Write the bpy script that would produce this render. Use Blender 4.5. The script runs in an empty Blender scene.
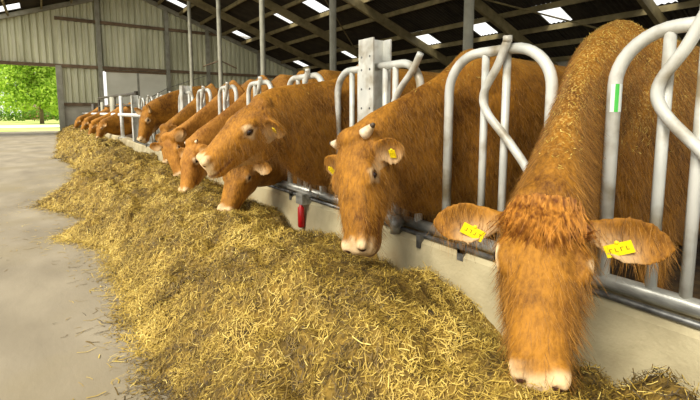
import bpy, bmesh, math, random
import numpy as np
from mathutils import Vector as V, Matrix
from mathutils.bvhtree import BVHTree
random.seed(7); RNG = np.random.default_rng(11)
S = bpy.context.scene; COL = S.collection
FX = 1.86                     # plane of the feed fence
POSTS = [2.32 + 4.84*k for k in range(6)]
PITCH = 0.968
def sr(r, g, b):
    f = lambda c: (c/255/12.92) if c <= 10 else ((c/255+.055)/1.055)**2.4
    return (f(r), f(g), f(b), 1.0)

# ------------------------------------------------------------------ materials
def mat(name):
    m = bpy.data.materials.new(name); m.use_nodes = True
    nt = m.node_tree; return m, nt, nt.nodes['Principled BSDF']
def N(nt, t, **kw):
    n = nt.nodes.new(t)
    for k, v in kw.items():
        if k.startswith('_'): setattr(n, k[1:], v)
        else: n.inputs[k.replace('__', ' ')].default_value = v
    return n
def noise_mat(name, c1, c2, scale=8, detail=6, rough=.6, metal=0, bump=0, bscale=None, stretch=(1, 1, 1), lo=.35, hi=.65, c3=None, s3=2.):
    m, nt, p = mat(name); L = nt.links.new
    tc = N(nt, 'ShaderNodeTexCoord'); mp = N(nt, 'ShaderNodeMapping'); mp.inputs['Scale'].default_value = stretch
    L(tc.outputs['Object'], mp.inputs['Vector'])
    nz = N(nt, 'ShaderNodeTexNoise', Scale=scale, Detail=detail); L(mp.outputs[0], nz.inputs['Vector'])
    cr = N(nt, 'ShaderNodeValToRGB'); e = cr.color_ramp.elements
    e[0].position = lo; e[0].color = c1; e[1].position = hi; e[1].color = c2
    L(nz.outputs['Fac'], cr.inputs[0]); out = cr.outputs[0]
    if c3:
        n3 = N(nt, 'ShaderNodeTexNoise', Scale=s3, Detail=5); L(tc.outputs['Object'], n3.inputs['Vector'])
        r3 = N(nt, 'ShaderNodeValToRGB'); r3.color_ramp.elements[0].position = .5; r3.color_ramp.elements[1].position = .68
        L(n3.outputs['Fac'], r3.inputs[0])
        mx = N(nt, 'ShaderNodeMixRGB'); L(r3.outputs[0], mx.inputs[0]); L(out, mx.inputs[1]); mx.inputs[2].default_value = c3
        out = mx.outputs[0]
    L(out, p.inputs['Base Color']); p.inputs['Roughness'].default_value = rough; p.inputs['Metallic'].default_value = metal
    if bump:
        nb = N(nt, 'ShaderNodeTexNoise', Scale=bscale or scale*4, Detail=5); L(mp.outputs[0], nb.inputs['Vector'])
        b = N(nt, 'ShaderNodeBump', Strength=bump, Distance=.01); L(nb.outputs['Fac'], b.inputs['Height']); L(b.outputs[0], p.inputs['Normal'])
    return m
M_conc = noise_mat('floor_concrete', sr(126, 116, 96), sr(158, 147, 124), 2.2, 8, .95, 0, .15, 40, (1, .5, 1), .3, .7, sr(140, 128, 100), .8)
M_curb = noise_mat('curb_concrete', sr(160, 148, 114), sr(198, 186, 148), 5, 8, .85, 0, .35, 60, (1, 1, 1), .3, .7, sr(150, 132, 95), 2.5)
M_pen = noise_mat('pen_bedding', sr(52, 38, 22), sr(98, 76, 42), 9, 8, .95, 0, .8, 40)
M_galv = noise_mat('galvanised_steel', sr(196, 198, 190), sr(230, 229, 218), 14, 6, .45, .12, .05, 80, (1, 1, .3), .3, .7, sr(150, 138, 112), 5)
M_rail = noise_mat('rail_steel', sr(120, 120, 114), sr(186, 186, 176), 22, 6, .4, .45, .05, 80, (1, .3, 1))
M_dark = noise_mat('worn_steel', sr(84, 84, 82), sr(132, 132, 128), 18, 5, .45, .6)
M_white = noise_mat('white_tube', sr(212, 212, 205), sr(232, 232, 226), 10, 4, .45, .05)
M_col = noise_mat('column_steel', sr(138, 136, 118), sr(165, 162, 142), 3, 5, .6, .1)
M_wall = noise_mat('wall_sheet', sr(190, 190, 156), sr(222, 221, 188), 1.1, 6, .6, 0, 0, None, (1, 1, .25))
M_wallw = noise_mat('lower_panel', sr(222, 220, 196), sr(236, 234, 212), 1.0, 4, .6)
M_lowc = noise_mat('low_wall', sr(165, 160, 140), sr(190, 185, 165), 2, 6, .8)
M_roof = noise_mat('roof_sheet', sr(40, 34, 22), sr(60, 52, 36), 2, 6, .85)
M_beam = noise_mat('roof_beam', sr(110, 98, 62), sr(140, 126, 84), 3, 5, .7)
M_girt = noise_mat('girt_timber', sr(100, 82, 58), sr(130, 108, 80), 3, 5, .75)
M_brace = noise_mat('dark_frame', sr(58, 52, 42), sr(80, 72, 58), 6, 4, .6)
M_red = noise_mat('red_plastic', sr(170, 18, 22), sr(205, 30, 30), 10, 3, .35)
M_tag = noise_mat('yellow_tag', sr(246, 212, 10), sr(255, 228, 20), 30, 2, .35)
M_ink = noise_mat('tag_ink', sr(110, 84, 10), sr(130, 100, 14), 30, 2, .6)
M_horn = noise_mat('horn', sr(190, 165, 125), sr(232, 214, 182), 25, 5, .4)
M_tip = noise_mat('horn_tip', sr(60, 48, 38), sr(90, 74, 58), 25, 4, .4)
M_eye = noise_mat('eye_ball', sr(22, 12, 8), sr(38, 20, 12), 30, 2, .06)
M_stkw = noise_mat('sticker_white', sr(225, 230, 222), sr(235, 240, 232), 10, 2, .5)
M_stkg = noise_mat('sticker_green', sr(70, 190, 70), sr(90, 205, 85), 10, 2, .5)
M_grass = noise_mat('lawn_grass', sr(176, 190, 96), sr(206, 212, 130), .6, 6, .95, 0, 0, None, (1, 1, 1), .3, .7, sr(150, 172, 74), .2)
M_road = noise_mat('gravel', sr(205, 198, 182), sr(225, 220, 206), 3, 5, .9)
M_bark = noise_mat('bark', sr(96, 82, 62), sr(130, 112, 88), 6, 6, .9)
M_hut = noise_mat('timber_shed', sr(130, 98, 70), sr(160, 124, 92), 3, 5, .85)
M_hutr = noise_mat('shed_roof', sr(112, 92, 70), sr(132, 110, 86), 3, 5, .85)

def leaf_mat(name, c1, c2):
    m, nt, p = mat(name); L = nt.links.new
    a = N(nt, 'ShaderNodeAttribute', _attribute_name='rnd')
    cr = N(nt, 'ShaderNodeValToRGB'); e = cr.color_ramp.elements; e[0].color = c1; e[1].color = c2
    L(a.outputs['Fac'], cr.inputs[0]); L(cr.outputs[0], p.inputs['Base Color']); p.inputs['Roughness'].default_value = .6
    tr = N(nt, 'ShaderNodeBsdfTranslucent'); L(cr.outputs[0], tr.inputs['Color'])
    mx = N(nt, 'ShaderNodeMixShader', Fac=.4); L(p.outputs[0], mx.inputs[1]); L(tr.outputs[0], mx.inputs[2])
    L(mx.outputs[0], nt.nodes['Material Output'].inputs['Surface']); return m
M_leaf = leaf_mat('leaf', sr(146, 184, 50), sr(204, 230, 96))
M_leaf2 = leaf_mat('leaf_hedge', sr(92, 134, 34), sr(146, 182, 62))

def straw_mat():
    m, nt, p = mat('hay_straw'); L = nt.links.new
    a = N(nt, 'ShaderNodeAttribute', _attribute_name='rnd')
    cr = N(nt, 'ShaderNodeValToRGB'); r = cr.color_ramp
    r.elements[0].position = 0; r.elements[0].color = sr(66, 50, 16)
    r.elements[1].position = 1; r.elements[1].color = sr(222, 198, 108)
    for pos, c in ((.25, sr(126, 100, 34)), (.5, sr(172, 144, 56)), (.8, sr(208, 178, 84))):
        e = r.elements.new(pos); e.color = c
    L(a.outputs['Fac'], cr.inputs[0]); L(cr.outputs[0], p.inputs['Base Color']); p.inputs['Roughness'].default_value = .65
    return m
M_straw = straw_mat()
M_heap = noise_mat('hay_base', sr(60, 45, 15), sr(146, 116, 42), 16, 10, .95, 0, 1.0, 50, (1, 1, 1), .3, .7)

def skylight_mat():
    m, nt, p = mat('skylight_sheet'); L = nt.links.new
    tr = N(nt, 'ShaderNodeBsdfTranslucent'); tr.inputs['Color'].default_value = (.9, .92, .9, 1)
    gl = N(nt, 'ShaderNodeBsdfTransparent'); gl.inputs['Color'].default_value = (.95, .95, .95, 1)
    mx = N(nt, 'ShaderNodeMixShader', Fac=.75); L(tr.outputs[0], mx.inputs[1]); L(gl.outputs[0], mx.inputs[2])
    L(mx.outputs[0], nt.nodes['Material Output'].inputs['Surface']); return m
M_sky = skylight_mat()

def coat_mat(name, c_lo, c_hi, dust=0.0):
    m, nt, p = mat(name); L = nt.links.new
    tc = N(nt, 'ShaderNodeTexCoord')
    n1 = N(nt, 'ShaderNodeTexNoise', Scale=5., Detail=6, Roughness=.65); L(tc.outputs['Object'], n1.inputs['Vector'])
    n2 = N(nt, 'ShaderNodeTexNoise', Scale=70., Detail=4, Roughness=.7)
    mp = N(nt, 'ShaderNodeMapping'); mp.inputs['Scale'].default_value = (1, 1, .35)
    L(tc.outputs['Object'], mp.inputs['Vector']); L(mp.outputs[0], n2.inputs['Vector'])
    ad = N(nt, 'ShaderNodeMath', _operation='MULTIPLY_ADD'); L(n2.outputs['Fac'], ad.inputs[0]); ad.inputs[1].default_value = .7; L(n1.outputs['Fac'], ad.inputs[2])
    cr = N(nt, 'ShaderNodeValToRGB'); e = cr.color_ramp.elements
    e[0].position = .62; e[0].color = c_lo; e[1].position = 1.08; e[1].color = c_hi
    L(ad.outputs[0], cr.inputs[0])
    at = N(nt, 'ShaderNodeVertexColor', _layer_name='coat'); sp = N(nt, 'ShaderNodeSeparateColor'); L(at.outputs['Color'], sp.inputs[0])
    mx = N(nt, 'ShaderNodeMixRGB'); L(sp.outputs[0], mx.inputs[0]); L(cr.outputs[0], mx.inputs[1]); mx.inputs[2].default_value = sr(236, 208, 162)
    my = N(nt, 'ShaderNodeMixRGB'); L(sp.outputs[1], my.inputs[0]); L(mx.outputs[0], my.inputs[1]); my.inputs[2].default_value = sr(92, 46, 30)
    # hay dust clinging to the coat
    n3 = N(nt, 'ShaderNodeTexNoise', Scale=120., Detail=5); L(tc.outputs['Object'], n3.inputs['Vector'])
    r3 = N(nt, 'ShaderNodeValToRGB'); r3.color_ramp.elements[0].position = .5; r3.color_ramp.elements[1].position = .66
    L(n3.outputs['Fac'], r3.inputs[0])
    ml = N(nt, 'ShaderNodeMath', _operation='MULTIPLY'); L(sp.outputs[2], ml.inputs[0]); L(r3.outputs[0], ml.inputs[1])
    mz = N(nt, 'ShaderNodeMixRGB'); L(ml.outputs[0], mz.inputs[0]); L(my.outputs[0], mz.inputs[1]); mz.inputs[2].default_value = sr(206, 172, 96)
    L(mz.outputs[0], p.inputs['Base Color']); p.inputs['Roughness'].default_value = .62
    p.inputs['Specular IOR Level'].default_value = .2; p.inputs['Sheen Weight'].default_value = .18; p.inputs['Sheen Roughness'].default_value = .4; p.inputs['Sheen Tint'].default_value = sr(236, 190, 120)
    n4 = N(nt, 'ShaderNodeTexNoise', Scale=16., Detail=3, Distortion=1.5); L(mp.outputs[0], n4.inputs['Vector'])
    b0 = N(nt, 'ShaderNodeBump', Strength=.5, Distance=.018); L(n4.outputs['Fac'], b0.inputs['Height'])
    b = N(nt, 'ShaderNodeBump', Strength=.6, Distance=.007); L(n2.outputs['Fac'], b.inputs['Height']); L(b0.outputs[0], b.inputs['Normal']); L(b.outputs[0], p.inputs['Normal'])
    return m
COATS = [coat_mat('coat_rust', sr(84, 48, 10), sr(168, 114, 34)),
         coat_mat('coat_golden', sr(90, 52, 11), sr(176, 120, 38)),
         coat_mat('coat_tan', sr(116, 70, 19), sr(186, 128, 50))]

# ------------------------------------------------------------------ mesh builder
def unit(a): a = np.asarray(a, float); return a/np.linalg.norm(a)
class MB:
    def __init__(s): s.v = []; s.f = []; s.m = []
    def add(s, vs, fs, mi=0):
        o = len(s.v); s.v += [tuple(map(float, x)) for x in vs]; s.f += [tuple(i+o for i in f) for f in fs]; s.m += [mi]*len(fs)
    def box(s, lo, hi, mi=0, ax=None, c=None):
        x0, y0, z0 = lo; x1, y1, z1 = hi
        vs = [(x0, y0, z0), (x1, y0, z0), (x1, y1, z0), (x0, y1, z0), (x0, y0, z1), (x1, y0, z1), (x1, y1, z1), (x0, y1, z1)]
        if ax is not None: vs = [np.asarray(c)+ax[0]*a+ax[1]*b+ax[2]*d for a, b, d in vs]
        s.add(vs, [(3, 2, 1, 0), (4, 5, 6, 7), (0, 1, 5, 4), (1, 2, 6, 5), (2, 3, 7, 6), (3, 0, 4, 7)], mi)
    def loft(s, rings, mi=0):
        n = len(rings[0]); vs = [p for r in rings for p in r]; fs = []
        for i in range(len(rings)-1):
            for j in range(n):
                a = i*n+j; b = i*n+(j+1) % n; fs.append((a, b, b+n, a+n))
        fs.append(tuple(range(n-1, -1, -1))); fs.append(tuple((len(rings)-1)*n+j for j in range(n)))
        s.add(vs, fs, mi)
    def tube(s, pts, r, seg=10, mi=0):
        pts = [np.asarray(p, float) for p in pts]; n = len(pts)
        rs = r if hasattr(r, '__len__') else [r]*n
        T = [unit(pts[min(i+1, n-1)]-pts[max(i-1, 0)]) for i in range(n)]
        a = np.array([1., 0, 0]) if abs(T[0][0]) < .8 else np.array([0, 1., 0]); rings = []
        for p, t, rr in zip(pts, T, rs):
            a = unit(a-t*(a@t)); b = np.cross(t, a)
            rings.append([p+rr*(a*math.cos(2*math.pi*k/seg)+b*math.sin(2*math.pi*k/seg)) for k in range(seg)])
        s.loft(rings, mi)
    def ell(s, c, rad, ax=np.eye(3), nu=16, nv=10, mi=0):
        c = np.asarray(c, float); rings = []
        for i in range(nv+1):
            th = math.pi*(.02+.96*i/nv); 
            rings.append([c+ax[2]*rad[2]*-math.cos(th)+ax[0]*rad[0]*math.sin(th)*math.cos(2*math.pi*j/nu)+ax[1]*rad[1]*math.sin(th)*math.sin(2*math.pi*j/nu) for j in range(nu)])
        s.loft(rings, mi)
    def mesh(s, name, mats, origin=(0, 0, 0), smooth=False):
        me = bpy.data.meshes.new(name); o = np.asarray(origin)
        me.from_pydata([tuple(np.asarray(v)-o) for v in s.v], [], s.f)
        for m in mats: me.materials.append(m)
        me.polygons.foreach_set('material_index', s.m)
        bm = bmesh.new(); bm.from_mesh(me); bmesh.ops.recalc_face_normals(bm, faces=bm.faces); bm.to_mesh(me); bm.free()
        if smooth: me.polygons.foreach_set('use_smooth', [True]*len(me.polygons))
        me.update(); return me
    def build(s, name, mats, parent=None, origin=None, smooth=False):
        mats = mats if isinstance(mats, list) else [mats]
        if parent is not None: og = world_loc(parent)
        else: og = origin if origin is not None else (0, 0, 0)
        ob = bpy.data.objects.new(name, s.mesh(name, mats, og, smooth)); COL.objects.link(ob)
        if parent is not None: ob.parent = parent
        else: ob.location = og
        return ob
def world_loc(o):
    p = np.zeros(3)
    while o is not None: p += np.array(o.location); o = o.parent
    return p
def tag(o, label=None, cat=None, group=None, kind=None):
    if label: o['label'] = label
    if cat: o['category'] = cat
    if group: o['group'] = group
    if kind: o['kind'] = kind
    return o
def empty(name, loc):
    o = bpy.data.objects.new(name, None); o.empty_display_size = .1; COL.objects.link(o); o.location = loc; return o
def struct(o): o['kind'] = 'structure'; return o
def arc(c, r, a0, a1, e1, e2, n=8):
    return [np.asarray(c)+r*(math.cos(a0+(a1-a0)*i/n)*np.asarray(e1)+math.sin(a0+(a1-a0)*i/n)*np.asarray(e2)) for i in range(n+1)]

# ------------------------------------------------------------------ barn shell
RX, RZ, SL = 4.7, 8.7, .36; YW = 30.0; EAVE_R, EAVE_L = 19.0, -9.6
def roof_z(x): return RZ-SL*abs(x-RX)
b = MB(); b.add([(-14, -6, 0), (FX-.03, -6, 0), (FX-.03, 33.5, 0), (-14, 33.5, 0)], [(0, 1, 2, 3)]); struct(b.build('floor', M_conc))
b = MB(); b.add([(FX+.1, -6, .14), (EAVE_R, -6, .14), (EAVE_R, YW, .14), (FX+.1, YW, .14)], [(0, 1, 2, 3)]); struct(b.build('floor_pen', M_pen))
# low concrete feed kerb under the fence, front face leaning back
b = MB(); prof = [(1.70, 0), (1.76, .43), (1.79, .455), (1.98, .455), (2.0, .43), (2.0, 0)]
b.loft([[(x, y, z) for x, z in prof] for y in np.linspace(-6, YW, 60)]); struct(b.build('trim_3', M_curb))
b = MB(); b.box((EAVE_R, -8, 0), (EAVE_R+.15, YW+.1, roof_z(EAVE_R)-.02)); struct(b.build('wall_right', M_lowc))
# corrugated end wall
def ribbed(mb, x0, x1, z0, ztop, y=YW, per=.33, dep=.11):
    xs = []; x = x0
    while x < x1-1e-6:
        for a, d in ((0, 0), (.08, 0), (.12, -dep), (.26, -dep)):
            if x+a < x1: xs.append((x+a, d))
        x += per
    xs.append((x1, 0)); vs = []; fs = []
    for xx, d in xs: vs += [(xx, y+d, z0), (xx, y+d, ztop(xx))]
    for i in range(len(xs)-1): fs.append((2*i, 2*i+2, 2*i+3, 2*i+1))
    mb.add(vs, fs)
rt = lambda x: roof_z(x)-.04
b = MB()
ribbed(b, EAVE_L, .75, 3.85, rt); ribbed(b, .75, 2.95, 1.65, rt); ribbed(b, 2.95, 6.7, 3.65, rt); ribbed(b, 6.7, EAVE_R, 1.65, rt)
wall = struct(b.build('wall_back', M_wall))
b = MB(); b.box((.75, YW-.1, 0), (2.9, YW+.08, 1.65)); b.box((3.12, YW-.1, 0), (EAVE_R, YW+.08, 1.65)); b.build('plinth', M_lowc, wall)
# upper wall above the door stands a little behind the bay to its right
for z, x0, x1, m in ((3.85, EAVE_L, EAVE_R, M_girt), (6.5, .75, 13, M_girt), (1.65, .75, 2.9, M_girt), (1.72, 6.7, EAVE_R, M_girt)):
    b = MB(); b.box((x0, YW-.22, z-.09), (x1, YW-.06, z+.09)); b.build('girt', m, wall)
for x in (-2.6, 6.7, 9.3, 13.0, 16.0):
    b = MB(); b.box((x-.11, YW-.3, 3.85 if x < 0 else 0), (x+.11, YW-.08, roof_z(x)-.1)); b.build('column', M_col, wall)
for x, w in ((.78, .14), (2.86, .11)):
    b = MB(); b.box((x-w, YW-.32, 0), (x+w, YW-.08, 3.85 if x < 1 else roof_z(x)-.1)); b.build('column', M_col, wall)
# verge trims along both slopes, in front of the end wall
for xa, xb in ((EAVE_L, RX), (RX, EAVE_R)):
    b = MB(); b.loft([[(x, YW-.34, roof_z(x)-.32), (x, YW-.1, roof_z(x)-.32), (x, YW-.1, roof_z(x)-.08), (x, YW-.34, roof_z(x)-.08)] for x in (xa, xb)])
    struct(b.build('trim_1' if xa < 0 else 'trim_2', M_col))
# flat sliding door leaves in the wall
b = MB(); b.box((3.17, YW-.08, 1.65), (4.86, YW+.02, 3.7)); d1 = struct(b.build('door_1', M_wallw))
b = MB(); b.box((4.96, YW-.08, 1.65), (6.6, YW+.02, 3.7)); b.build('leaf_panel', M_wallw, d1)
b = MB(); b.box((4.85, YW-.11, 1.65), (4.97, YW+.02, 3.7)); b.build('mullion', M_col, d1)
b = MB(); b.box((3.1, YW-.14, 3.62), (6.6, YW-.02, 3.74)); b.build('track', M_girt, d1)
b = MB(); b.tube([(4.9, YW-.36, 1.75), (6.6, YW-.36, 2.75)], .025, 6); b.tube([(6.6, YW-.36, 2.75), (9.2, YW-.36, 3.7)], .025, 6); b.build('brace', M_col, wall)

SKY = [(6.3, 7.5, 27.7, 28.6)]
for y in (11.9, 15.25, 18.45, 21.7, 28.2): SKY.append((10.4, 11.65, y-.45, y+.5))
for y in (8.82, 12.05, 15.3, 21.85, 28.2): SKY.append((14.85, 16.1, y-.45, y+.45))
for y in (5.6, 2.4): SKY.append((14.85, 16.1, y-.45, y+.45)); SKY.append((10.4, 11.65, y-.45, y+.5))
SKYL = [(-2.2, -.72, 28.0, 29.45)]
def roof_sheet(mb, xa, xb, y0, y1, holes):
    xs = sorted(set([xa, xb]+[h[0] for h in holes]+[h[1] for h in holes]))
    ys = sorted(set(list(np.round(np.arange(y0, y1+.001, .09), 3))+[y1]+[h[2] for h in holes]+[h[3] for h in holes]))
    idx = {}; vs = []; fs = []
    for i, x in enumerate(xs):
        for j, y in enumerate(ys):
            idx[i, j] = len(vs); vs.append((x, y, roof_z(x)+(.022 if j % 2 else -.022)))
    for i in range(len(xs)-1):
        for j in range(len(ys)-1):
            cx = (xs[i]+xs[i+1])/2; cy = (ys[j]+ys[j+1])/2
            if any(h[0] < cx < h[1] and h[2] < cy < h[3] for h in holes): continue
            fs.append((idx[i, j], idx[i+1, j], idx[i+1, j+1], idx[i, j+1]))
    mb.add(vs, fs)
b = MB(); roof_sheet(b, RX, EAVE_R, -8.0, YW+.3, SKY); roof_sheet(b, EAVE_L, RX, 26.0, YW+.3, SKYL); roof_sheet(b, -2.0, RX, -8.0, 13.0, [])  # last strip is out of view, added and sized to shade bodies in pen
ceil = struct(b.build('ceiling', M_roof))
for k, h in enumerate(SKY+SKYL):
    b = MB(); b.add([(h[0]-.04, h[2]-.04, roof_z(h[0]-.04)+.03), (h[1]+.04, h[2]-.04, roof_z(h[1]+.04)+.03), (h[1]+.04, h[3]+.04, roof_z(h[1]+.04)+.03), (h[0]-.04, h[3]+.04, roof_z(h[0]-.04)+.03)], [(0, 1, 2, 3)])
    struct(b.build('window_%d' % (k+1), M_sky))
def purlin(x, y0, y1=YW-.1):
    b = MB(); z = roof_z(x)-.03; b.box((x-.04, y0, z-.2), (x+.04, y1, z)); b.build('purlin', M_beam, ceil)
x = RX+.25
for x in (5.0, 6.25, 7.55, 8.85, 10.35, 11.7, 13.0, 14.8, 16.15, 17.4, 18.7): purlin(x, -8)
for x in (4.4, 3.0, 1.6, .2, -1.3, -2.65, -4.0, -5.4): purlin(x, 26, YW-.1) if x < -2 else (purlin(x, 26, YW-.1), purlin(x, -8, 13))
COLY = [5.65+4.87*k for k in range(5)]
for y in [.8]+COLY:
    b = MB(); b.loft([[(x, y-.07, roof_z(x)-.62), (x, y+.07, roof_z(x)-.62), (x, y+.07, roof_z(x)-.22), (x, y-.07, roof_z(x)-.22)] for x in (RX, EAVE_R)])
    b.box((6.9, y-.05, 0), (6.9, y+.05, 0)) if 0 else None
    b.build('rafter', M_beam, ceil)
    if y > 26:
        b = MB(); b.loft([[(x, y-.07, roof_z(x)-.62), (x, y+.07, roof_z(x)-.62), (x, y+.07, roof_z(x)-.22), (x, y-.07, roof_z(x)-.22)] for x in (EAVE_L, RX)]); b.build('rafter', M_beam, ceil)
    # knee braces in the plane of the frame
for y0, y1, xa, xb in ((5.65, 10.5, 7.6, 13.0), (10.5, 15.4, 13.0, 7.6), (15.4, 20.2, 8.85, 14.8), (5.65, 10.5, 18.7, 13)):
    b = MB(); b.tube([(xa, y0, roof_z(xa)-.3), (xb, y1, roof_z(xb)-.3)], .035, 6); b.build('roof_brace', M_beam, ceil)
words = ['nearest bare steel column, rising behind the hoop of the second cow', 'steel column rising just left of the bolted fence post',
         'slim steel column in the middle of the row, third from the right', 'thin steel column with a cross brace, fourth from the right', 'farthest steel column of the row, standing close to the end wall']
for y, w in zip(COLY, words):
    e = empty('barn_column', (6.9, y, .14)); tag(e, w, 'column', 'steel columns carrying the barn roof')
    b = MB(); b.tube([(6.9, y, .14), (6.9, y, roof_z(6.9)-.6)], .1, 12); b.build('shaft', M_col, e, smooth=False)
    b = MB(); b.box((6.72, y-.18, .14), (7.08, y+.18, .17)); b.build('base_plate', M_col, e)
    if abs(y-COLY[3]) < .1:
        b = MB(); b.tube([(6.1, y, 3.3), (6.9, y, 3.62), (7.7, y, 3.3)], .035, 6); b.build('cross_brace', M_girt, e)

# ------------------------------------------------------------------ feed fence
RZb, TOP, TR = .50, 1.505, .026
def xz(y, z, dx=0): return (FX+dx, y, z)
def hoop_path(ya, yb, r=.2):
    p = [xz(ya, RZb)]
    p += arc(xz(ya+r, TOP-r), r, math.pi, math.pi/2, (0, 1, 0), (0, 0, 1), 9)
    p += arc(xz(yb-r, TOP-r), r, math.pi/2, 0, (0, 1, 0), (0, 0, 1), 9)
    p.append(xz(yb, RZb)); return p
def smooth_path(pts, n=6):
    P = [np.asarray(p, float) for p in pts]; out = []
    P = [2*P[0]-P[1]]+P+[2*P[-1]-P[-2]]
    for i in range(1, len(P)-2):
        for k in range(n):
            t = k/n; a, b_, c, d = P[i-1:i+3]
            out.append(.5*(2*b_+(c-a)*t+(2*a-5*b_+4*c-d)*t*t+(3*b_-a-3*c+d)*t**3))
    out.append(P[-2]); return out
def upright(parent, y, z1=TOP-.01, r=.02):
    b = MB(); b.tube([xz(y, RZb), xz(y, z1)], r, 10); b.build('upright_bar', M_galv, parent, smooth=True)
def lock_arm(parent, yt, d=-1, far=False):
    # bent arm pivoting on top of the hoop, leaning out then back to the neck slot
    pts = [xz(yt, TOP+.035, -.045), xz(yt-d*.05, TOP-.08, -.045), xz(yt-d*.125, TOP-.21, -.045), xz(yt-d*.10, TOP-.31, -.045), xz(yt+d*.02, TOP-.45, -.03), xz(yt+d*.13, TOP-.60, -.02), xz(yt+d*.15, TOP-.75, -.01), xz(yt+d*.15, RZb, 0)]
    b = MB(); b.tube(smooth_path(pts), .021, 10); b.tube([xz(yt, TOP+.025, -.045), xz(yt, TOP+.055, -.045)], .0225, 10)
    a = b.build('locking_arm', M_galv, parent, smooth=True)
    b = MB(); b.tube([xz(yt, TOP+.012, -.06), xz(yt, TOP+.012, .01)], .012, 8); b.build('pivot_bolt', M_dark, parent, smooth=True) if 0 else None
def full_hoop(fence, c, near=True, ub=(.06, -.09), la=-.08, ld=-1):
    b = MB(); b.tube(hoop_path(c-.30, c+.30, .2 if near else .13), TR, 12 if near else 8); h = b.build('hoop', M_galv, fence, smooth=True)
    upright(h, c+ub[0]); upright(h, c+ub[1]); lock_arm(h, c+la, ld)
    return h
def half_hoop(fence, yp, yl, bars):
    d = 1 if yl > yp else -1; r = .17
    p = [xz(yp, TOP)]+arc(xz(yl-d*r, TOP-r), r, math.pi/2, 0, (0, d, 0), (0, 0, 1), 9)+[xz(yl, RZb)]
    b = MB(); b.tube(p, TR, 12); h = b.build('hoop', M_galv, fence, smooth=True)
    for y in bars: upright(h, y)
    return h
def rails(fence, y0, y1):
    b = MB(); b.tube([xz(y0, RZb), xz(y1, RZb)], .034, 12); b.build('bottom_rail', M_rail, fence, smooth=True)
    b = MB(); b.tube([xz(y0, RZb-.03, -.075), xz(y1, RZb-.03, -.075)], .014, 8); b.build('lower_rod', M_dark, fence, smooth=True)
    for y in ((-.2, 1.45) if y0 < 0 else (y0+.95, y0+2.9)):
        b = MB(); b.box((FX-.105, y-.02, RZb-.05), (FX+.02, y+.02, RZb-.028)); b.box((FX-.105, y-.02, RZb-.09), (FX-.09, y+.02, RZb+.0)); b.box((FX-.02, y-.03, .452), (FX+.04, y+.03, RZb-.02)); b.build('rail_bracket', M_dark, fence)
p0, p1, p2 = POSTS[0], POSTS[1], POSTS[2]
f1 = empty('feed_fence', (FX, 1.0, .455)); tag(f1, 'nearest hooped feed barrier panel, with the large hoops beside the two closest cows', 'fence', 'hooped cattle feed barrier panels')
rails(f1, -.6, p0-.12)
h1 = full_hoop(f1, .485, True, (.125, .015), .01); h2 = full_hoop(f1, 1.345, True, (.06, -.065), -.093)
h0 = full_hoop(f1, -.42)
h3 = half_hoop(f1, p0-.02, 1.87, [2.20, 2.10]); 
b = MB(); b.tube(smooth_path([xz(1.83, TOP+.04, -.045), xz(1.90, TOP-.06, -.045), xz(2.02, TOP-.18, -.045), xz(2.07, TOP-.30, -.045), xz(2.05, TOP-.5, -.02), xz(2.0, TOP-.7, 0), xz(2.0, RZb, 0)]), .021, 10); b.build('locking_arm', M_galv, h3, smooth=True)
# sticker wrapped on the front of the near hoop's leg
def sticker(parent, y, z0, z1):
    R = TR+.0008; n = 8; vs = []; fs = []; ms = []
    for i in range(n+1):
        a = math.radians(-185+130*i/n); x = FX+R*math.cos(a); yy = y+R*math.sin(a)
        vs += [(x, yy, z0), (x, yy, z1)]
    b = MB(); b.add(vs, [(2*i, 2*i+2, 2*i+3, 2*i+1) for i in range(n)], 0)
    for i in range(2, 4): b.m[i] = 1
    b.build('sticker', [M_stkw, M_stkg], parent)
sticker(h1, .785, 1.20, 1.31)
f2 = empty('feed_fence', (FX, (p0+p1)/2, .455)); tag(f2, 'second hooped feed barrier panel, beyond the bolted post, with a red handle on its rail', 'fence', 'hooped cattle feed barrier panels')
rails(f2, p0+.12, p1-.12); h = half_hoop(f2, p0+.02, 2.77, [2.58, 2.48])
for k in range(1, 5):
    h = full_hoop(f2, p0+PITCH*k, False, (.12, 0.0), -.13)
h = half_hoop(f2, p1-.02, p1-.40, [p1-.2])
b = MB(); b.tube([(FX-.155, 3.10, .43), (FX-.155, 3.10, .41), (FX-.155, 3.10, .40), (FX-.155, 3.10, .24), (FX-.155, 3.10, .23)], [.014, .016, .028, .028, .02], 12)
o = b.build('handle', M_red, f2, smooth=True); o['label'] = 'red plastic handle'
b = MB(); b.box((FX-.17, 3.05, .43), (FX-.05, 3.16, .52)); b.tube([xz(2.9, .52, -.11), xz(3.42, .52, -.11)], .013, 8); b.tube([xz(3.02, .50, -.11), xz(3.02, .60, -.11)], .011, 8); b.build('latch', M_rail, f2)
f3 = empty('feed_fence', (FX, (p1+p2)/2, .455)); tag(f3, 'third hooped feed barrier panel, mostly hidden behind the line of cow necks', 'fence', 'hooped cattle feed barrier panels')
rails(f3, p1+.12, p2-.12); half_hoop(f3, p1+.02, p1+.40, [p1+.2])
for k in range(1, 5): full_hoop(f3, p1+PITCH*k, False, (.12, 0.0), -.13)
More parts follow.
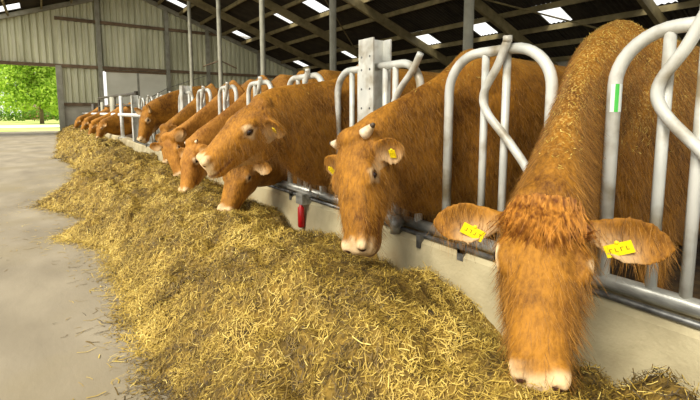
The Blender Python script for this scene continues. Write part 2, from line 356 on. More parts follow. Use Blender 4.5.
# latch knuckle where the near panel's rail is jointed
b = MB(); b.tube([xz(1.98, RZb+.02, -.09), xz(2.1, RZb+.02, -.09)], .04, 12); b.ell(xz(2.04, RZb+.075, -.02), (.03, .045, .045)); b.box((FX-.14, 1.94, RZb-.06), (FX-.06, 1.975, RZb+.05)); b.build('latch', M_rail, f1, smooth=True)
b = MB(); b.box((FX-.115, 1.74, RZb-.10), (FX-.02, 1.77, RZb-.02)); b.build('rail_clip', M_dark, f1)
def hbeam(y, z1, label, near=True):
    e = empty('fence_post', (FX, y, .455)); tag(e, label, 'post', 'steel posts of the feed barrier')
    b = MB(); x0, x1 = FX-.075, FX+.085
    for xa in (x0, x1-.012): b.box((xa, y-.08, .455), (xa+.012, y+.08, z1))
    b.box((x0+.012, y-.006, .455), (x1-.012, y+.006, z1)); b.build('beam', M_galv, e)
    if near:
        z = z1-.12; k = 0
        while z > .6:
            for s in (-1, 1):
                b = MB(); b.tube([(x0-.0015, y+s*.045, z), (x0+.004, y+s*.045, z)], .008, 10); b.build('bolt_hole', M_dark, e)
            z -= .085 if k % 3 == 0 else .13; k += 1
    return e
hbeam(p0, 1.69, 'tall galvanised post with bolt holes, between the two nearest feed barrier panels')
hbeam(p1, 1.62, 'white tipped fence post showing above the necks in the middle of the row', False)
hbeam(p2, 1.62, 'broad grey fence post where the white rail ends', False)
# beyond the third post: plain neck rail on posts
nr = empty('neck_rail', (FX, 20, 1.1)); tag(nr, 'long white horizontal tube rail over the necks of the farthest cows', 'rail')
b = MB(); b.tube([(FX-.06, 10.7, 1.12), (FX-.06, YW-.4, 1.12)], .05, 10); b.build('tube', M_white, nr, smooth=True)
for (y, xx, w, z1, m, lab) in ((13.9, 1.80, .05, 1.66, M_white, 'slim white post crossing the white rail'), (17.0, 1.95, .10, 1.72, M_col, 'grey post behind the white rail, second farthest'), (20.4, 1.95, .07, 1.6, M_col, 'short grey post near the far end of the white rail'), (24.5, 1.95, .08, 1.6, M_brace, 'dark post at the far end of the white rail')):
    e = empty('rail_post', (xx, y, 0.455)); tag(e, lab, 'post', 'posts along the white rail')
    b = MB(); b.tube([(xx, y, .455), (xx, y, z1)], w, 10); b.build('shaft', m, e, smooth=True)
    b = MB(); b.box((xx-w-.03, y-w-.03, .455), (xx+w+.03, y+w+.03, .475)); b.build('base_plate', m, e)
gt = empty('gate_frame', (2.0, 17.0, .14)); tag(gt, 'dark tubular gate frame standing above the far cows', 'gate')
b = MB(); b.tube([(2.0, 12.6, 1.68), (2.0, 22.2, 1.82)], .045, 8); b.build('top_tube', M_brace, gt)
b = MB(); b.tube([(2.0, 12.6, 1.38), (2.0, 22.2, 1.45)], .03, 8); b.build('middle_tube', M_brace, gt)
for y in (12.6, 22.2):
    b = MB(); b.tube([(2.0, y, .14), (2.0, y, 1.75)], .05, 8); b.build('upright', M_brace, gt)

# ------------------------------------------------------------------ cattle
def sup(c, s_, u_, wt, top, bot, wb=None, n=24, ex=2.3):
    r = []; wb = wt if wb is None else wb; mid = (top+bot)/2; hh = (top-bot)/2
    for k in range(n):
        a = 2*math.pi*k/n; ca, sa = math.cos(a), math.sin(a)
        x = math.copysign(abs(ca)**(2/ex), ca); z = math.copysign(abs(sa)**(2/ex), sa)
        w = wb+(wt-wb)*(z+1)/2
        r.append(np.asarray(c)+s_*x*w+u_*(mid+z*hh))
    return r
HEAD = [(-.10, .105, .080, -.03, -.18), (0, .122, .09, .010, -.21), (.12, .128, .094, .028, -.25), (.24, .130, .094, .036, -.28), (.36, .127, .092, .033, -.285),
        (.47, .118, .086, .026, -.262), (.58, .107, .080, .018, -.225), (.70, .094, .075, .008, -.19), (.81, .084, .070, .0, -.168), (.9, .079, .064, -.010, -.172), (.97, .072, .058, -.022, -.160), (1.02, .052, .042, -.042, -.132)]
COWS = {}
def make_cow(label, gy, P, M, u, coat=0, vox=.011, wz=1.62, by=None, yaw=0., ears=((.0, .1), (.0, .1)), earlen=.21, dust=0., horns=None, tags=(), tuft=0, neckw=1., mid=None, earfwd=.55, eyes=(1, -1), dew=.35, hs=1.12, nose=True, eyering=.75, fur=0, nose0=.86):
    P = np.array(P, float); M = np.array(M, float); L = np.linalg.norm(M-P); h = (M-P)/L; u = unit(np.array(u)-h*(np.array(u)@h)); s = np.cross(h, u)
    by = gy if by is None else by; K = L/.55*hs
    hp = lambda t, a, c: P+h*t*L+s*a*K+u*c*K       # head space: along, sideways, dorsal
    A = MB(); X, Y, Z = np.eye(3)
    # barrel
    bl = [(-.30, 1.02, .13, .22), (-.18, 1.05, .22, .40), (0, 1.06, .27, 1.60-1.06), (.2, 1.06, .30, .53), (.5, 1.05, .335, .53), (.9, 1.04, .36, .53), (1.3, 1.05, .36, .52), (1.6, 1.09, .32, .455), (1.85, 1.15, .25, .36), (1.98, 1.18, .14, .22)]
    dz = wz-1.62; rings = []
    for dx, zc, w, hh in bl:
        c = np.array([FX+.50+dx, by+yaw*dx, zc+dz*.6]); rings.append(sup(c, Y, Z, w*1.0, hh+dz*.4, -hh, w*.95, 24, 2.4))
    A.loft(rings)
    # legs
    g = .14
    for sy in (-1, 1):
        y = by+sy*.17
        pts = [(FX+.62, y, .95), (FX+.60, y, .72), (FX+.58, y, .48), (FX+.60, y, .24), (FX+.585, y, g+.05), (FX+.575, y, g+.005)]
        A.tube(pts, [.12, .09, .06, .045, .055, .06], 12)
        y = by+sy*.18+yaw*1.7
        pts = [(FX+2.10, y, 1.05), (FX+2.10, y, .78), (FX+2.28, y, .58), (FX+2.26, y, .32), (FX+2.20, y, g+.05), (FX+2.19, y, g+.005)]
        A.tube(pts, [.19, .13, .065, .048, .055, .06], 12)
    ty = by+yaw*1.95
    A.tube([(FX+2.36, ty, 1.40), (FX+2.50, ty, 1.32), (FX+2.53, ty, 1.0), (FX+2.52, ty, .62), (FX+2.52, ty, .5)], [.04, .03, .022, .04, .012], 8)
    # neck
    S0 = np.array([FX+.46, by, wz-.40]); E = P+h*.10*L-u*.10*K
    c1 = np.array([FX+.10, (gy*3+by)/4, wz-.50]) if mid is None else np.array(mid)
    c2 = E-h*.07+np.array([.20, (gy-E[1])*.4, .03])
    n = 9; prevu = None; rings = []
    for i in range(n):
        t = i/(n-1); B = (1-t)**3*S0+3*(1-t)**2*t*c1+3*(1-t)*t*t*c2+t**3*E
        T = unit(3*(1-t)**2*(c1-S0)+6*(1-t)*t*(c2-c1)+3*t*t*(E-c2))
        q = Z*(1-t)**1.2+u*t+np.array([-.25, 0, 0])*t*(1-t); q = unit(q-T*(q@T)); sd = np.cross(T, q)
        w = np.interp(t, [0, .22, .4, .58, .8, 1], [.24, .15, .108, .112, .132, .135])*neckw
        hh = np.interp(t, [0, .3, .55, .8, 1], [.42, .37, .33, .28, .20])
        w = w*(1.0 if t < .7 else 1+.0*t)
        rings.append(sup(B, sd, q, w*.92, hh*np.interp(t, [0, .35, .7, 1], [1, .84, .8, .95]), -hh*(1+dew*math.sin(math.pi*t)), w, 24, 2.15))
    A.loft(rings)
    # head
    A.loft([sup(P+h*t*L, s, u, wt*K, tp*K, bt*K, wb*K, 24, 2.35) for t, wt, wb, tp, bt in HEAD])
    A.ell(hp(-.03, 0, -.01), (.055*K, .085*K, .05*K), np.array([h, s, u]))
    for sg in (1, -1):
        A.ell(hp(.345, sg*.097, -.022), (.065*K, .030*K, .034*K), np.array([h, s, u]))      # orbit
        A.ell(hp(.30, sg*.064, -.18), (.11*K, .032*K, .08*K), np.array([h, s, u]))          # cheek
        A.ell(hp(.93, sg*.045, -.03), (.04*K, .028*K, .026*K), np.array([h, s, u]))         # nostril rim
    A.ell(hp(.93, 0, -.125), (.055*K, .05*K, .03*K), np.array([h, s, u]))                  # chin
    EAR = {}
    for sg, (au, ah) in zip((1, -1), ears):
        e = unit(s*sg+u*au+h*ah); nn = u*earfwd+h*.35; nn = unit(nn-e*(nn@e)); w = np.cross(e, nn); w = w if w@h > 0 else -w
        base = hp(.09, sg*.088, -.05); rings = []
        for t, ww, th, cup in ((-.04, .026, .026, 0), (.03, .030, .026, .0), (.07, .052, .018, .010), (.12, .070, .014, .018), (.17, .062, .013, .015), (.205, .038, .012, .008), (.225, .010, .008, 0)):
            ring = []; sc = earlen/.225*K
            for k in range(16):
                a = 2*math.pi*k/16; x = math.cos(a)*ww*K; y = math.sin(a)*th*K
                ring.append(base+e*t*sc+w*(x+.012*K*min(1, max(0, t)/.1))+nn*(y+cup*K*((x/(ww*K))**2*2-1)))
            rings.append(ring)
        A.loft(rings); EAR[sg] = (base, e, nn, w, K)
    # one continuous skin
    tmp = bpy.data.objects.new('tmp', A.mesh('tmp', [])); COL.objects.link(tmp)
    r = tmp.modifiers.new('r', 'REMESH'); r.mode = 'VOXEL'; r.voxel_size = vox; r.adaptivity = 0
    sm = tmp.modifiers.new('s', 'SMOOTH'); sm.factor = .5; sm.iterations = 6 if vox < .014 else 3
    dg = bpy.context.evaluated_depsgraph_get(); me = bpy.data.meshes.new_from_object(tmp.evaluated_get(dg)); bpy.data.objects.remove(tmp)
    nv = len(me.vertices); co = np.empty(nv*3); me.vertices.foreach_get('co', co); co = co.reshape(-1, 3)
    rel = co-P; ht = rel@h/L; hsid = rel@s/K; hu = rel@u/K
    inhead = (ht > -.25) & (np.abs(hsid) < .2) & (hu < .12) & (hu > -.32) & (ht < 1.2)
    pale = np.zeros(nv); dark = np.zeros(nv); du = np.zeros(nv)
    ss = lambda x, a, b_: np.clip((x-a)/(b_-a), 0, 1)**2*(3-2*np.clip((x-a)/(b_-a), 0, 1))
    jag = .03*np.sin(co[:, 0]*61+co[:, 1]*83)*np.cos(co[:, 2]*71)
    pale = np.where(inhead, ss(ht+jag-np.clip(-.05-hu, 0, .1)*.9, nose0, nose0+.11)*.8, pale)
    for sg in (1, -1):
        ec = hp(.355, sg*.124, -.040); d = np.linalg.norm((co-ec), axis=1)/K
        pale = np.maximum(pale, (1-ss(d+jag*.3, .024, .050))*eyering)
        dark = np.maximum(dark, (1-ss(d, .020, .028))*.85)
        nc = hp(.985, sg*.043, -.035); dv = co-nc; d = np.sqrt((dv@h/1.1)**2+(dv@s/.8)**2+(dv@u/1.2)**2)/K
        f = 1-ss(d, .006, .022); dark = np.maximum(dark, f*.95); co = co-(h*.6+s*sg*.8)[None, :]*(f*.014*K)[:, None]
    ml = np.abs(hu+.108+.05*(ht-.85))
    mouth = np.where(inhead & (ht > .70) & (ht < 1.08), 1-ss(ml, .003, .014), 0); dark = np.maximum(dark, mouth*.75)
    pale = np.maximum(pale, np.where(inhead & (hu < -.16), ss(ht, .35, .7)*.35, 0))
    for sg, (bs, e, nn, w, kk) in EAR.items():
        q = co-bs; a = q@e/kk; c_ = q@w/kk; d_ = q@nn/kk
        near = (a > .03) & (a < .26) & (np.abs(c_) < .09) & (np.abs(d_) < .06)
        nf = near & (d_ > -.03)
        pale = np.maximum(pale, np.where(nf, ss(a, .02, .05)*(1-ss(a, .12, .2))*ss(c_, -.03, .05)*.45, 0))
    zt = co[:, 2]
    du = dust*ss(zt, .95, 1.25)*np.where(co[:, 0] < FX+1.4, 1, 0)*np.where(inhead & (ht > .02), 0.12, 1)
    du = np.maximum(du, .30*ss(zt, wz-.16, wz-.02))
    me.vertices.foreach_set('co', co.ravel())
    ca = me.color_attributes.new('coat', 'FLOAT_COLOR', 'POINT')
    ca.data.foreach_set('color', np.stack([pale, dark, du, np.ones(nv)], 1).ravel())
    base = np.array([FX+.75, by, .14]); co = co-base; me.vertices.foreach_set('co', co.ravel())
    me.polygons.foreach_set('use_smooth', [True]*len(me.polygons)); me.materials.clear(); me.materials.append(COATS[coat]); me.update(); me.name = 'cow'
    cow = bpy.data.objects.new('cow', me); COL.objects.link(cow); cow.location = base
    tag(cow, label, 'cow', 'brown cattle feeding along the barrier')
    if fur:
        vg = cow.vertex_groups.new(name='fur'); wgt = np.clip(1-pale*1.1-dark*2, 0, 1)*np.where(co[:, 0] < .85, 1, .25)*np.where(inhead & (ht > .8), .5, 1)
        for lv in range(1, 6):
            ids = np.where(np.round(wgt*5) == lv)[0].tolist()
            if ids: vg.add(ids, lv/5, 'REPLACE')
        me.materials.append(M_fur)
        pm = cow.modifiers.new('coat hair', 'PARTICLE_SYSTEM'); ps = cow.particle_systems[-1]; st = ps.settings
        st.type = 'HAIR'; st.count = fur; st.hair_length = .007; st.hair_step = 3; st.render_step = 3; st.display_step = 2; st.material = 2
        st.normal_factor = .007; st.object_align_factor = (.004, 0, -.016); st.factor_random = .006; st.brownian_factor = .0
        st.length_random = .5; st.root_radius = .55; st.tip_radius = .15; st.radius_scale = .0020; st.use_modifier_stack = False; st.emit_from = 'FACE'; st.distribution = 'RAND'
        ps.vertex_group_density = 'fur'; ps.seed = 4
    for sg in eyes:
        b = MB(); b.ell(hp(.352, sg*.1145, -.036), (.022*K, .0165*K, .016*K), np.array([h, s, u]), 16, 10); b.build('eye', M_eye, cow, smooth=True)
    if nose:
        for sg in (1, -1):
            d = unit(h*.75+s*sg*.55+u*.25); t2 = unit(np.cross(d, u)); b = MB(); b.ell(hp(.985, sg*.043, -.036), (.012*K, .017*K, .010*K), np.array([t2, np.cross(d, t2), d]), 12, 8); b.build('nostril', M_nost, cow, smooth=True)
    if horns:
        for sg, (r0, out, upv, ln) in horns.items():
            p0_ = hp(-.02, sg*.085, -.01); pts = []
            for i in range(7):
                t = i/6; pts.append(p0_+(s*sg*out*t+u*upv*t*t*1.0-h*.35*t)*ln)
            b = MB(); b.tube(pts, [r0*(1-.75*(i/6)**1.5) for i in range(7)], 10); 
            hn = b.build('horn', M_horn, cow, smooth=True)
            b = MB(); b.tube(pts[-2:]+[pts[-1]+(pts[-1]-pts[-2])*.3], [r0*.46, r0*.28, r0*.1], 10); b.build('tip', M_tip, hn, smooth=True)
    for sg, at_, ct, ang, tw, th_, tilt in tags:
        bs, e, nn, w, kk = EAR[sg]
        n2 = unit(nn*math.cos(tilt)+w*math.sin(tilt)); w2 = unit(np.cross(e, n2)); w2 = w2 if w2@w > 0 else -w2
        ce = e*math.cos(ang)+w2*math.sin(ang); cw = -e*math.sin(ang)+w2*math.cos(ang)
        c = bs+e*at_*kk+w*ct*kk+n2*.016*kk
        b = MB(); b.box((-tw/2, -th_/2, -.002), (tw/2, th_/2, .002), 0, (ce, cw, n2), c); tg = b.build('ear_tag', M_tag, cow)
        tg['label'] = 'yellow plastic ear tag'
        b = MB()
        for k in range(4):
            x = -tw*.3+k*tw*.2
            b.box((x-tw*.05, -th_*.16, .0021), (x-tw*.02, th_*.16, .0027), 0, (ce, cw, n2), c)
            b.box((x-tw*.05, th_*(.12 if k % 2 else -.16), .0021), (x+tw*.06, th_*(.16 if k % 2 else -.12), .0027), 0, (ce, cw, n2), c)
        b.build('printed_mark', M_ink, tg)
        b = MB(); b.ell(c+w2*0-cw*th_*.55, (.007, .007, .005), np.array([ce, cw, n2]), 10, 6); b.build('stud', M_tag, tg, smooth=True)
    if tuft:
        bvh = BVHTree.FromPolygons([tuple(v) for v in co+base], [tuple(p.vertices) for p in me.polygons])
        vs = []; fs = []; rv = []
        rr = random.Random(3)
        for k in range(tuft):
            a = rr.gauss(0, .05); t0 = rr.uniform(.0, .12)-abs(a)*.25; ln = rr.uniform(.07, .14)*(1.1-abs(a)*3); sw = a*.30+rr.uniform(-.035, .035)
            if abs(a) > .105: continue
            lift = rr.uniform(.004, .018); wd = rr.uniform(.0018, .0038); o = len(vs); cl = rr.uniform(-.012, .012); part = .012*math.sin(a*130)
            for j in range(6):
                q = j/5; x = a+(sw+part)*q*q+cl*math.sin(q*5); tt = t0+ln*q/.55
                c = P+h*tt*L+s*x*K; hit = bvh.ray_cast(V(c+u*.3), V(-u)); z_ = float(V(hit[0]-V(c)).dot(V(u))) if hit[0] else .03
                c = c+u*(z_+.002+lift*math.sin(math.pi*min(1, q*.8+.15)))
                ww = wd*(1-.75*q); vs += [c-s*ww, c+s*ww+u*.002]
            fs += [(o+2*j, o+2*j+1, o+2*j+3, o+2*j+2) for j in range(5)]
        b = MB(); b.add(vs, fs); b.build('forelock', M_fore, cow, smooth=True)
    COWS[label] = (cow, P, M, h, s, u, K)
    return cow
M_nost = noise_mat('nostril_skin', sr(48, 26, 20), sr(74, 42, 32), 40, 3, .5)
def fur_mat():
    m, nt, p = mat('coat_hair'); L = nt.links.new
    hi = N(nt, 'ShaderNodeHairInfo'); cr = N(nt, 'ShaderNodeValToRGB'); e = cr.color_ramp.elements
    e[0].color = sr(80, 46, 9); e[1].color = sr(194, 138, 52); L(hi.outputs['Random'], cr.inputs[0]); L(cr.outputs[0], p.inputs['Base Color'])
    p.inputs['Roughness'].default_value = .5; return m
M_fur = fur_mat()
M_fore = noise_mat('forelock_hair', sr(112, 62, 14), sr(206, 140, 54), 60, 4, .5, 0, 0, None, (1, 1, .3))

def flecks(cow, n, test, name='hay_flecks'):
    """bits of straw lying on a cow's coat"""
    me = cow.data; nv = len(me.vertices); co = np.empty(nv*3); no = np.empty(nv*3)
    me.vertices.foreach_get('co', co); me.vertices.foreach_get('normal', no); co = co.reshape(-1, 3)+np.array(cow.location); no = no.reshape(-1, 3)
    w = test(co, no); w = w/w.sum(); ids = RNG.choice(nv, n, p=w)
    vs = []; fs = []; rv = []
    for i in ids:
        c = co[i]; nn = no[i]; d = RNG.normal(size=3); d = unit(d-nn*(d@nn)*.7); sd = unit(np.cross(nn, d)); l = RNG.uniform(.003, .010); ww = RNG.uniform(.0007, .0014)
        o = len(vs); c = c+nn*.003
        vs += [c-d*l-sd*ww, c-d*l+sd*ww, c+d*l+sd*ww+nn*.003, c+d*l-sd*ww+nn*.003]; fs.append((o, o+1, o+2, o+3)); rv.append(RNG.uniform(.5, 1))
    b = MB(); b.add(vs, fs); ob = b.build(name, M_straw, cow)
    at = ob.data.attributes.new('rnd', 'FLOAT', 'POINT'); at.data.foreach_set('value', np.repeat(rv, 4))
    ob['kind'] = 'stuff'; return ob

c1 = make_cow('nearest brown cow with head down to the hay, curly fringe and two yellow ear tags', .96, (1.345, .760, .90), (1.035, .573, .475), (-.62, -.42, .66), 0, .009, 1.63, by=.97,
     dust=.75, ears=((-.12, .06), (-.06, .06)), earlen=.245, tags=((1, .115, .035, -.5, .080, .040, .3), (-1, .11, .035, -.5, .080, .040, .3)), tuft=900, neckw=1.0, mid=(1.93, 1.0, 1.2), earfwd=.7, fur=70000, eyering=1.2, nose0=.89)
c2 = make_cow('brown cow facing half left over the kerb, a tag in each ear, short horn stub', 1.75, (1.317, 1.855, 1.045), (1.175, 1.655, .52), (-.95, -.11, .2), 1, .010, 1.60, by=1.80,
     ears=((-.15, .10), (-.30, .18)), earlen=.165, horns={1: (.03, 1.0, .25, .055), -1: (.034, 1.0, .15, .085)}, tags=((1, .11, .02, 0, .034, .045, .2), (-1, .11, .02, 0, .034, .045, .2)), earfwd=.5, dew=.65, fur=40000)
c3 = make_cow('brown cow with raised head in profile, pale muzzle held above another head', 2.90, (1.178, 2.715, 1.255), (.772, 2.785, .905), (-.6, -.12, .78), 1, .010, 1.62,
     ears=((-.4, -.1), (-.9, -.1)), earlen=.14, tags=((-1, .08, .01, 0, .034, .045, 0.2),), fur=36000, dew=.6, hs=1.28, mid=(1.95, 2.92, 1.10), earfwd=.12)
c4 = make_cow('brown cow eating with lowered head beneath the raised head of its neighbour', 3.80, (1.36, 3.52, .82), (1.12, 3.37, .40), (-.80, -.55, .3), 0, .012, 1.66, mid=(1.96, 3.80, 1.05))
c5 = make_cow('tan cow with lowered head in profile, left of the raised level head', 4.77, (1.26, 4.75, .86), (1.10, 4.63, .36), (-.95, -.25, .2), 2, .012, 1.68, mid=(1.96, 4.77, 1.08), horns={1: (.02, .6, .2, .06), -1: (.02, .6, .2, .06)})
c6 = make_cow('tan cow with both pale ears spread, its forehead turned down to the hay', 5.74, (1.275, 5.96, .86), (1.33, 5.72, .37), (-.85, -.5, .1), 2, .012, 1.68, mid=(1.96, 5.74, 1.08), ears=((.35, -.3), (.35, -.3)))
c7 = make_cow('brown cow standing with upright head at the left end of the hooped barrier', 7.68, (1.36, 7.79, 1.24), (1.20, 7.70, .74), (-.95, -.2, .25), 0, .012, 1.66, ears=((.9, -.5), (.9, -.5)), mid=(1.95, 7.7, 1.36))
c8 = make_cow('cow eating under the white rail, nearest of the far heads', 14.4, (1.30, 14.45, .86), (1.14, 14.25, .46), (-.9, -.4, .2), 0, .014, 1.55, mid=(1.95, 14.4, .92))#, (-.9, -.4, .2), 0, .02, 1.55)
c9 = make_cow('pale faced cow under the white rail, just left of the nearest far head', 15.9, (1.26, 16.4, .86), (1.08, 16.3, .44), (-.9, -.4, .2), 1, .014, 1.55, mid=(1.95, 16.0, .92))#, (-.9, -.4, .2), 1, .02, 1.55)
c10 = make_cow('small brown cow head farther along the white rail, third of the far heads', 19.5, (1.24, 19.6, .86), (1.06, 19.5, .46), (-.9, -.4, .2), 0, .016, 1.55, mid=(1.95, 19.5, .92))#, (-.9, -.4, .2), 0, .024, 1.55)
c11 = make_cow('farthest cow head, at the very end of the feed row by the end wall', 23.5, (1.2, 23.6, .86), (1.02, 23.5, .46), (-.9, -.4, .2), 0, .018, 1.55, mid=(1.95, 23.5, .92))#, (-.9, -.4, .2), 0, .024, 1.55)
c12 = make_cow('cow behind the upright headed one, only its back and neck showing', 6.71, (1.45, 6.95, .95), (1.40, 6.75, .45), (-.9, -.3, .1), 0, .014, 1.68, mid=(1.95, 6.75, 1.1))
flecks(c1, 1900, lambda co, no: (co[:, 2] > 1.0)*(co[:, 0] < FX+.9)*np.clip(no[:, 2]+.45-no[:, 0]*.5, 0, None)*(.3+co[:, 0]-1.2))
flecks(c2, 300, lambda co, no: (co[:, 2] > 1.3)*(co[:, 0] < FX+1.6)*np.clip(no[:, 2], 0, None))
flecks(c3, 300, lambda co, no: (co[:, 2] > 1.3)*(co[:, 0] < FX+1.6)*np.clip(no[:, 2], 0, None))

# ------------------------------------------------------------------ hay
MUZ = [tuple(v[2]) for v in COWS.values()]
def vnoise(x, y, seed, f):
    r = np.random.default_rng(seed).random((64, 64)); X_ = x*f; Y_ = y*f; i = np.floor(X_).astype(int); j = np.floor(Y_).astype(int); a = X_-i; b_ = Y_-j
    a = a*a*(3-2*a); b_ = b_*b_*(3-2*b_); g = lambda p, q: r[p % 64, q % 64]
    return (g(i, j)*(1-a)+g(i+1, j)*a)*(1-b_)+(g(i, j+1)*(1-a)+g(i+1, j+1)*a)*b_
def xl(y):
    b_ = np.interp(y, [-6, 0, 3.2, 4.2, 4.85, 5.5, 6.7, 7.6, 9.2, 11.4, 13.5, 16, 20, 25, 30], [.35, .38, .38, .42, .08, .3, -.12, .05, .42, .50, .2, .28, .4, .5, .55])
    return b_+.10*(vnoise(y*0, y, 5, 1.7)-.5)+.05*(vnoise(y*0, y, 6, 6)-.5)
def hz(x, y):
    x = np.asarray(x, float); y = np.asarray(y, float); e = xl(y); s_ = np.clip((x-e)/(1.74-e), 0, 1)
    sh = np.interp(s_, [0, .08, .25, .45, .62, .82, 1], [0, .09, .26, .38, .39, .29, .22])
    lump = (vnoise(x, y, 1, 2.2)-.5)*.17+(vnoise(x, y, 2, 5.5)-.5)*.17+(vnoise(x, y, 3, 13)-.5)*.075+(vnoise(x, y, 4, 30)-.5)*.03
    z = sh+lump*np.clip(s_*5, 0, 1)
    z = z-.10*np.clip((1.3-y)/1.3, 0, 1)*np.clip((s_-.75)/.25, 0, 1)
    for mx, my, mz in MUZ:
        g = np.exp(-((x-mx)**2+(y-my)**2)/(2*.17**2)); tz = min(mz-.02, .45); z = z*(1-.9*g)+tz*.9*g if mz < .6 else z*(1-.3*g)
    return np.where(s_ > 0, np.maximum(z, .004), -.01)
ys = np.concatenate([np.arange(-1.2, 8, .035), np.arange(8, 16, .07), np.arange(16, YW-.5, .14)]); nx = 60
vs = []; 
XX = np.array([np.linspace(xl(np.array([y]))[0]-.01, 1.728, nx) for y in ys]); YY = np.repeat(ys[:, None], nx, 1); ZZ = hz(XX, YY)
ZZ[:, 0] = -.01
HV = np.stack([XX.ravel(), YY.ravel(), ZZ.ravel()], 1)
HF = [(i*nx+j, i*nx+j+1, (i+1)*nx+j+1, (i+1)*nx+j) for i in range(len(ys)-1) for j in range(nx-1)]
def straws(n, y0, y1, lmin, lmax, w, spill=0.):
    y = RNG.uniform(y0, y1, n); e = xl(y); x = e+(1.72-e)*RNG.uniform(0, 1, n) if not spill else e-np.abs(RNG.normal(0, spill, n))
    x = np.where(RNG.random(n) < .10, e+np.abs(RNG.normal(0, .06, n))*(-1)**RNG.integers(0, 2, n), x) if not spill else x
    d = .02; z = np.maximum(hz(x, y), 0); gx = (np.maximum(hz(x+d, y), 0)-np.maximum(hz(x-d, y), 0))/(2*d); gy_ = (np.maximum(hz(x, y+d), 0)-np.maximum(hz(x, y-d), 0))/(2*d)
    gx = np.clip(gx, -1.2, 1.2); gy_ = np.clip(gy_, -1.2, 1.2)
    nn = np.stack([-gx, -gy_, np.ones(n)], 1); nn /= np.linalg.norm(nn, axis=1)[:, None]
    a = RNG.uniform(0, 2*np.pi, n); d0 = np.stack([np.cos(a), np.sin(a), gx*np.cos(a)+gy_*np.sin(a)], 1); d0 /= np.linalg.norm(d0, axis=1)[:, None]
    tilt = RNG.normal(.06, .28, n) if not spill else RNG.normal(0, .02, n)
    dd = d0*np.cos(tilt)[:, None]+nn*np.sin(tilt)[:, None]; sd = np.cross(nn, dd); sd /= np.linalg.norm(sd, axis=1)[:, None]
    l = RNG.uniform(lmin, lmax, n)/2; ww = w*RNG.uniform(.5, 1.3, n); c = np.stack([x, y, z], 1)+nn*(RNG.uniform(0, .022, n) if not spill else RNG.uniform(.002, .006, n))[:, None]
    bend = nn*(l*RNG.normal(.0, .25, n)*(0 if spill else 1))[:, None]+sd*(l*RNG.normal(0, .35, n))[:, None]
    P_ = []
    for q, k in ((-1, 1), (0, 0), (1, 1)):
        m_ = c+dd*(l*q)[:, None]+bend*k; P_ += [m_-sd*ww[:, None], m_+sd*ww[:, None]]
    vv = np.stack(P_, 1); vv[:, :, 2] = np.maximum(vv[:, :, 2], .002)
    rnd = np.clip(.12+.62*RNG.random(n)+.55*(vnoise(x, y, 9, 3)-.5)+.45*(vnoise(x, y, 10, 12)-.5), 0, 1)
    rnd = np.where(RNG.random(n) < .03, 1, rnd)
    return vv.reshape(-1, 3), np.repeat(rnd, 6), n
parts = [straws(62000, -.9, 2.2, .012, .05, .0013), straws(52000, 2.2, 5.2, .015, .06, .0017), straws(30000, 5.2, 10, .025, .08, .0026), straws(1500, -.9, 6, .06, .13, .0014), straws(16000, 10, 18, .05, .16, .0045), straws(9000, 18, 29.45, .07, .2, .006), straws(2200, -.9, 16, .02, .09, .002, .13), straws(500, 4, 14, .02, .09, .002, .5)]
av = np.concatenate([HV]+[p[0] for p in parts]); nh = len(HV); tot = sum(p[2] for p in parts)
b0 = nh+6*np.arange(tot); q1 = np.stack([b0, b0+1, b0+3, b0+2], 1); q2 = np.stack([b0+2, b0+3, b0+5, b0+4], 1)
faces = np.concatenate([np.array(HF), q1, q2]); nf = len(faces)
me = bpy.data.meshes.new('hay'); me.vertices.add(len(av)); me.vertices.foreach_set('co', av.ravel())
me.loops.add(nf*4); me.loops.foreach_set('vertex_index', faces.ravel().astype(np.int32)); me.polygons.add(nf); me.polygons.foreach_set('loop_start', np.arange(nf, dtype=np.int32)*4)
me.materials.append(M_heap); me.materials.append(M_straw); mi = np.ones(nf, np.int32); mi[:len(HF)] = 0; me.polygons.foreach_set('material_index', mi)
sm = np.zeros(nf, bool); sm[:len(HF)] = True; me.polygons.foreach_set('use_smooth', sm)
me.update(calc_edges=True)
at = me.attributes.new('rnd', 'FLOAT', 'POINT'); at.data.foreach_set('value', np.concatenate([np.zeros(nh)]+[p[1] for p in parts]))
hay = bpy.data.objects.new('hay', me); COL.objects.link(hay); tag(hay, 'long heap of chopped yellow hay strewn on the alley floor along the feed kerb', 'hay', None, 'stuff')

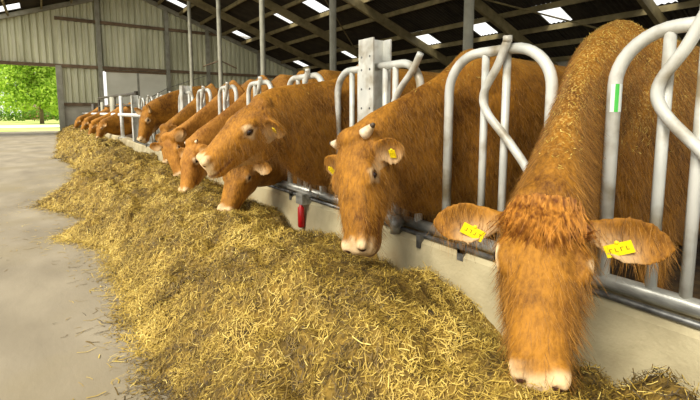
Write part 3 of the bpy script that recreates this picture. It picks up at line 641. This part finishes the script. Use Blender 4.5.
# ------------------------------------------------------------------ outdoors
b = MB(); b.add([(-60, 33.5, -.02), (60, 33.5, -.02), (60, 120, .3), (-60, 120, .3)], [(0, 1, 2, 3)]); struct(b.build('lawn', M_grass))
b = MB(); b.add([(-40, 40, .03), (40, 40, .03), (40, 47, .06), (-40, 47, .06)], [(0, 1, 2, 3)]); struct(b.build('gravel_road', M_road))
def leafy(name, blobs, n, size, label, cat, m, trunk=None, group=None):
    loc = trunk[0] if trunk else tuple(np.mean([bb[0] for bb in blobs], 0)*np.array([1, 1, 0]))
    e = empty(name, loc); tag(e, label, cat, group)
    vol = np.array([bb[1]**2 for bb in blobs]); pick = RNG.choice(len(blobs), n, p=vol/vol.sum())
    C_ = np.array([bb[0] for bb in blobs])[pick]; R_ = np.array([bb[1] for bb in blobs])[pick]
    d = RNG.normal(size=(n, 3)); d /= np.linalg.norm(d, axis=1)[:, None]; pos = C_+d*(R_*RNG.uniform(.55, 1.05, n))[:, None]
    pos[:, 2] = np.maximum(pos[:, 2], .1)
    a = RNG.normal(size=(n, 3)); a /= np.linalg.norm(a, axis=1)[:, None]; c = np.cross(a, RNG.normal(size=(n, 3))); c /= np.linalg.norm(c, axis=1)[:, None]
    sz = size*RNG.uniform(.6, 1.4, n)[:, None]
    vv = np.stack([pos-a*sz, pos-c*sz*.5, pos+a*sz, pos+c*sz*.5], 1).reshape(-1, 3)
    b = MB(); b.v = [tuple(x) for x in vv]; b.f = [(4*i, 4*i+1, 4*i+2, 4*i+3) for i in range(n)]; b.m = [0]*n
    o = b.build('foliage', m, e); t = o.data.attributes.new('rnd', 'FLOAT', 'POINT'); t.data.foreach_set('value', np.repeat(RNG.random(n), 4))
    if trunk:
        p = np.array(trunk[0]); top = np.array(trunk[1]); r = trunk[2]
        b = MB(); b.tube([p-np.array([0, 0, .1]), p*.6+top*.4+np.array([.1, 0, 0]), top], [r*1.2, r*.9, r*.5], 10)
        for k in range(4):
            bb = blobs[k % len(blobs)][0]; q = p*.5+top*.5; b.tube([q, (q+np.array(bb))/2+np.array([0, 0, .3]), bb], [r*.5, r*.35, r*.12], 7)
        b.build('trunk', M_bark, e, smooth=True)
    return e
bl = [((-.6+RNG.uniform(-2.0, 2.0), 52+RNG.uniform(-1.5, 1.5), 3.6+RNG.uniform(-1.3, 4.2)), RNG.uniform(1.0, 1.7)) for _ in range(22)]
leafy('tree', bl, 20000, .16, 'bright green leafy tree in the middle of the open doorway', 'tree', M_leaf, ((-.3, 52, 0.05), (-.5, 52, 5), .16))
bl = [((1.6+RNG.uniform(-.8, .8), 60+RNG.uniform(-1, 1), 2.4+RNG.uniform(-.8, 2.6)), RNG.uniform(.8, 1.3)) for _ in range(9)]
leafy('tree', bl, 7000, .17, 'smaller tree at the right edge of the doorway, by its jamb', 'tree', M_leaf, ((1.5, 60, 0.1), (1.5, 60, 4.5), .16))
bl = [((-5.2+RNG.uniform(-1.2, 1.2), 58+RNG.uniform(-1, 1), 3+RNG.uniform(-1, 2.2)), RNG.uniform(.7, 1.2)) for _ in range(9)]
leafy('tree', bl, 3200, .17, 'thin tree at the left edge of the photo, beyond the lawn', 'tree', M_leaf, ((-5.2, 58, 0.1), (-5.2, 58, 4.5), .16))
bl = [((x, 66+RNG.uniform(-.4, .4), .75+RNG.uniform(-.1, .3)), .85) for x in np.arange(-12, 9, .8)]
leafy('hedge', bl, 7000, .14, 'long low green hedge along the far side of the lawn', 'hedge', M_leaf2)
e = empty('shed', (-.3, 75, .1)); tag(e, 'small brown shed seen under the tree through the doorway', 'shed')
b = MB(); b.box((-2.6, 73.5, 0), (1.2, 77, 1.9)); b.build('wall', M_hut, e)
b = MB(); b.loft([[(x, 73.2, 1.85), (x, 75.25, 2.9), (x, 77.3, 1.85)] for x in (-2.8, 1.4)]); b.build('roof', M_hutr, e)

# ------------------------------------------------------------------ light, camera
w = bpy.data.worlds.new('World'); S.world = w; w.use_nodes = True; nt = w.node_tree; bg = nt.nodes['Background']
tc = N(nt, 'ShaderNodeTexCoord'); sx = N(nt, 'ShaderNodeSeparateXYZ'); nt.links.new(tc.outputs['Generated'], sx.inputs[0])
cr = N(nt, 'ShaderNodeValToRGB'); e_ = cr.color_ramp.elements; e_[0].position = 0; e_[0].color = (1, .97, .90, 1); e_[1].position = .6; e_[1].color = (.95, .96, .96, 1)
nt.links.new(sx.outputs['Z'], cr.inputs[0]); nt.links.new(cr.outputs[0], bg.inputs['Color']); bg.inputs['Strength'].default_value = .72
sun = bpy.data.lights.new('sun', 'SUN'); sun.energy = 3.0; sun.angle = math.radians(30); sun.color = (1, .94, .82)
so = bpy.data.objects.new('sun', sun); COL.objects.link(so); so.rotation_euler = V((.85, .22, -1.0)).to_track_quat('-Z', 'Y').to_euler()

cam = bpy.data.cameras.new('camera'); co_ = bpy.data.objects.new('camera', cam); COL.objects.link(co_); S.camera = co_
cam.sensor_width = 36; cam.lens = 425/700*36; cam.shift_y = -42/700; cam.clip_start = .02; cam.clip_end = 500
co_.location = (0, 0, 1.2); co_.rotation_euler = (math.radians(90-6.177), 0, math.radians(-35.507))
S.view_settings.view_transform = 'Standard'; S.view_settings.look = 'None'; S.view_settings.gamma = 1; S.view_settings.exposure = .92
S.cycles.use_denoising = True
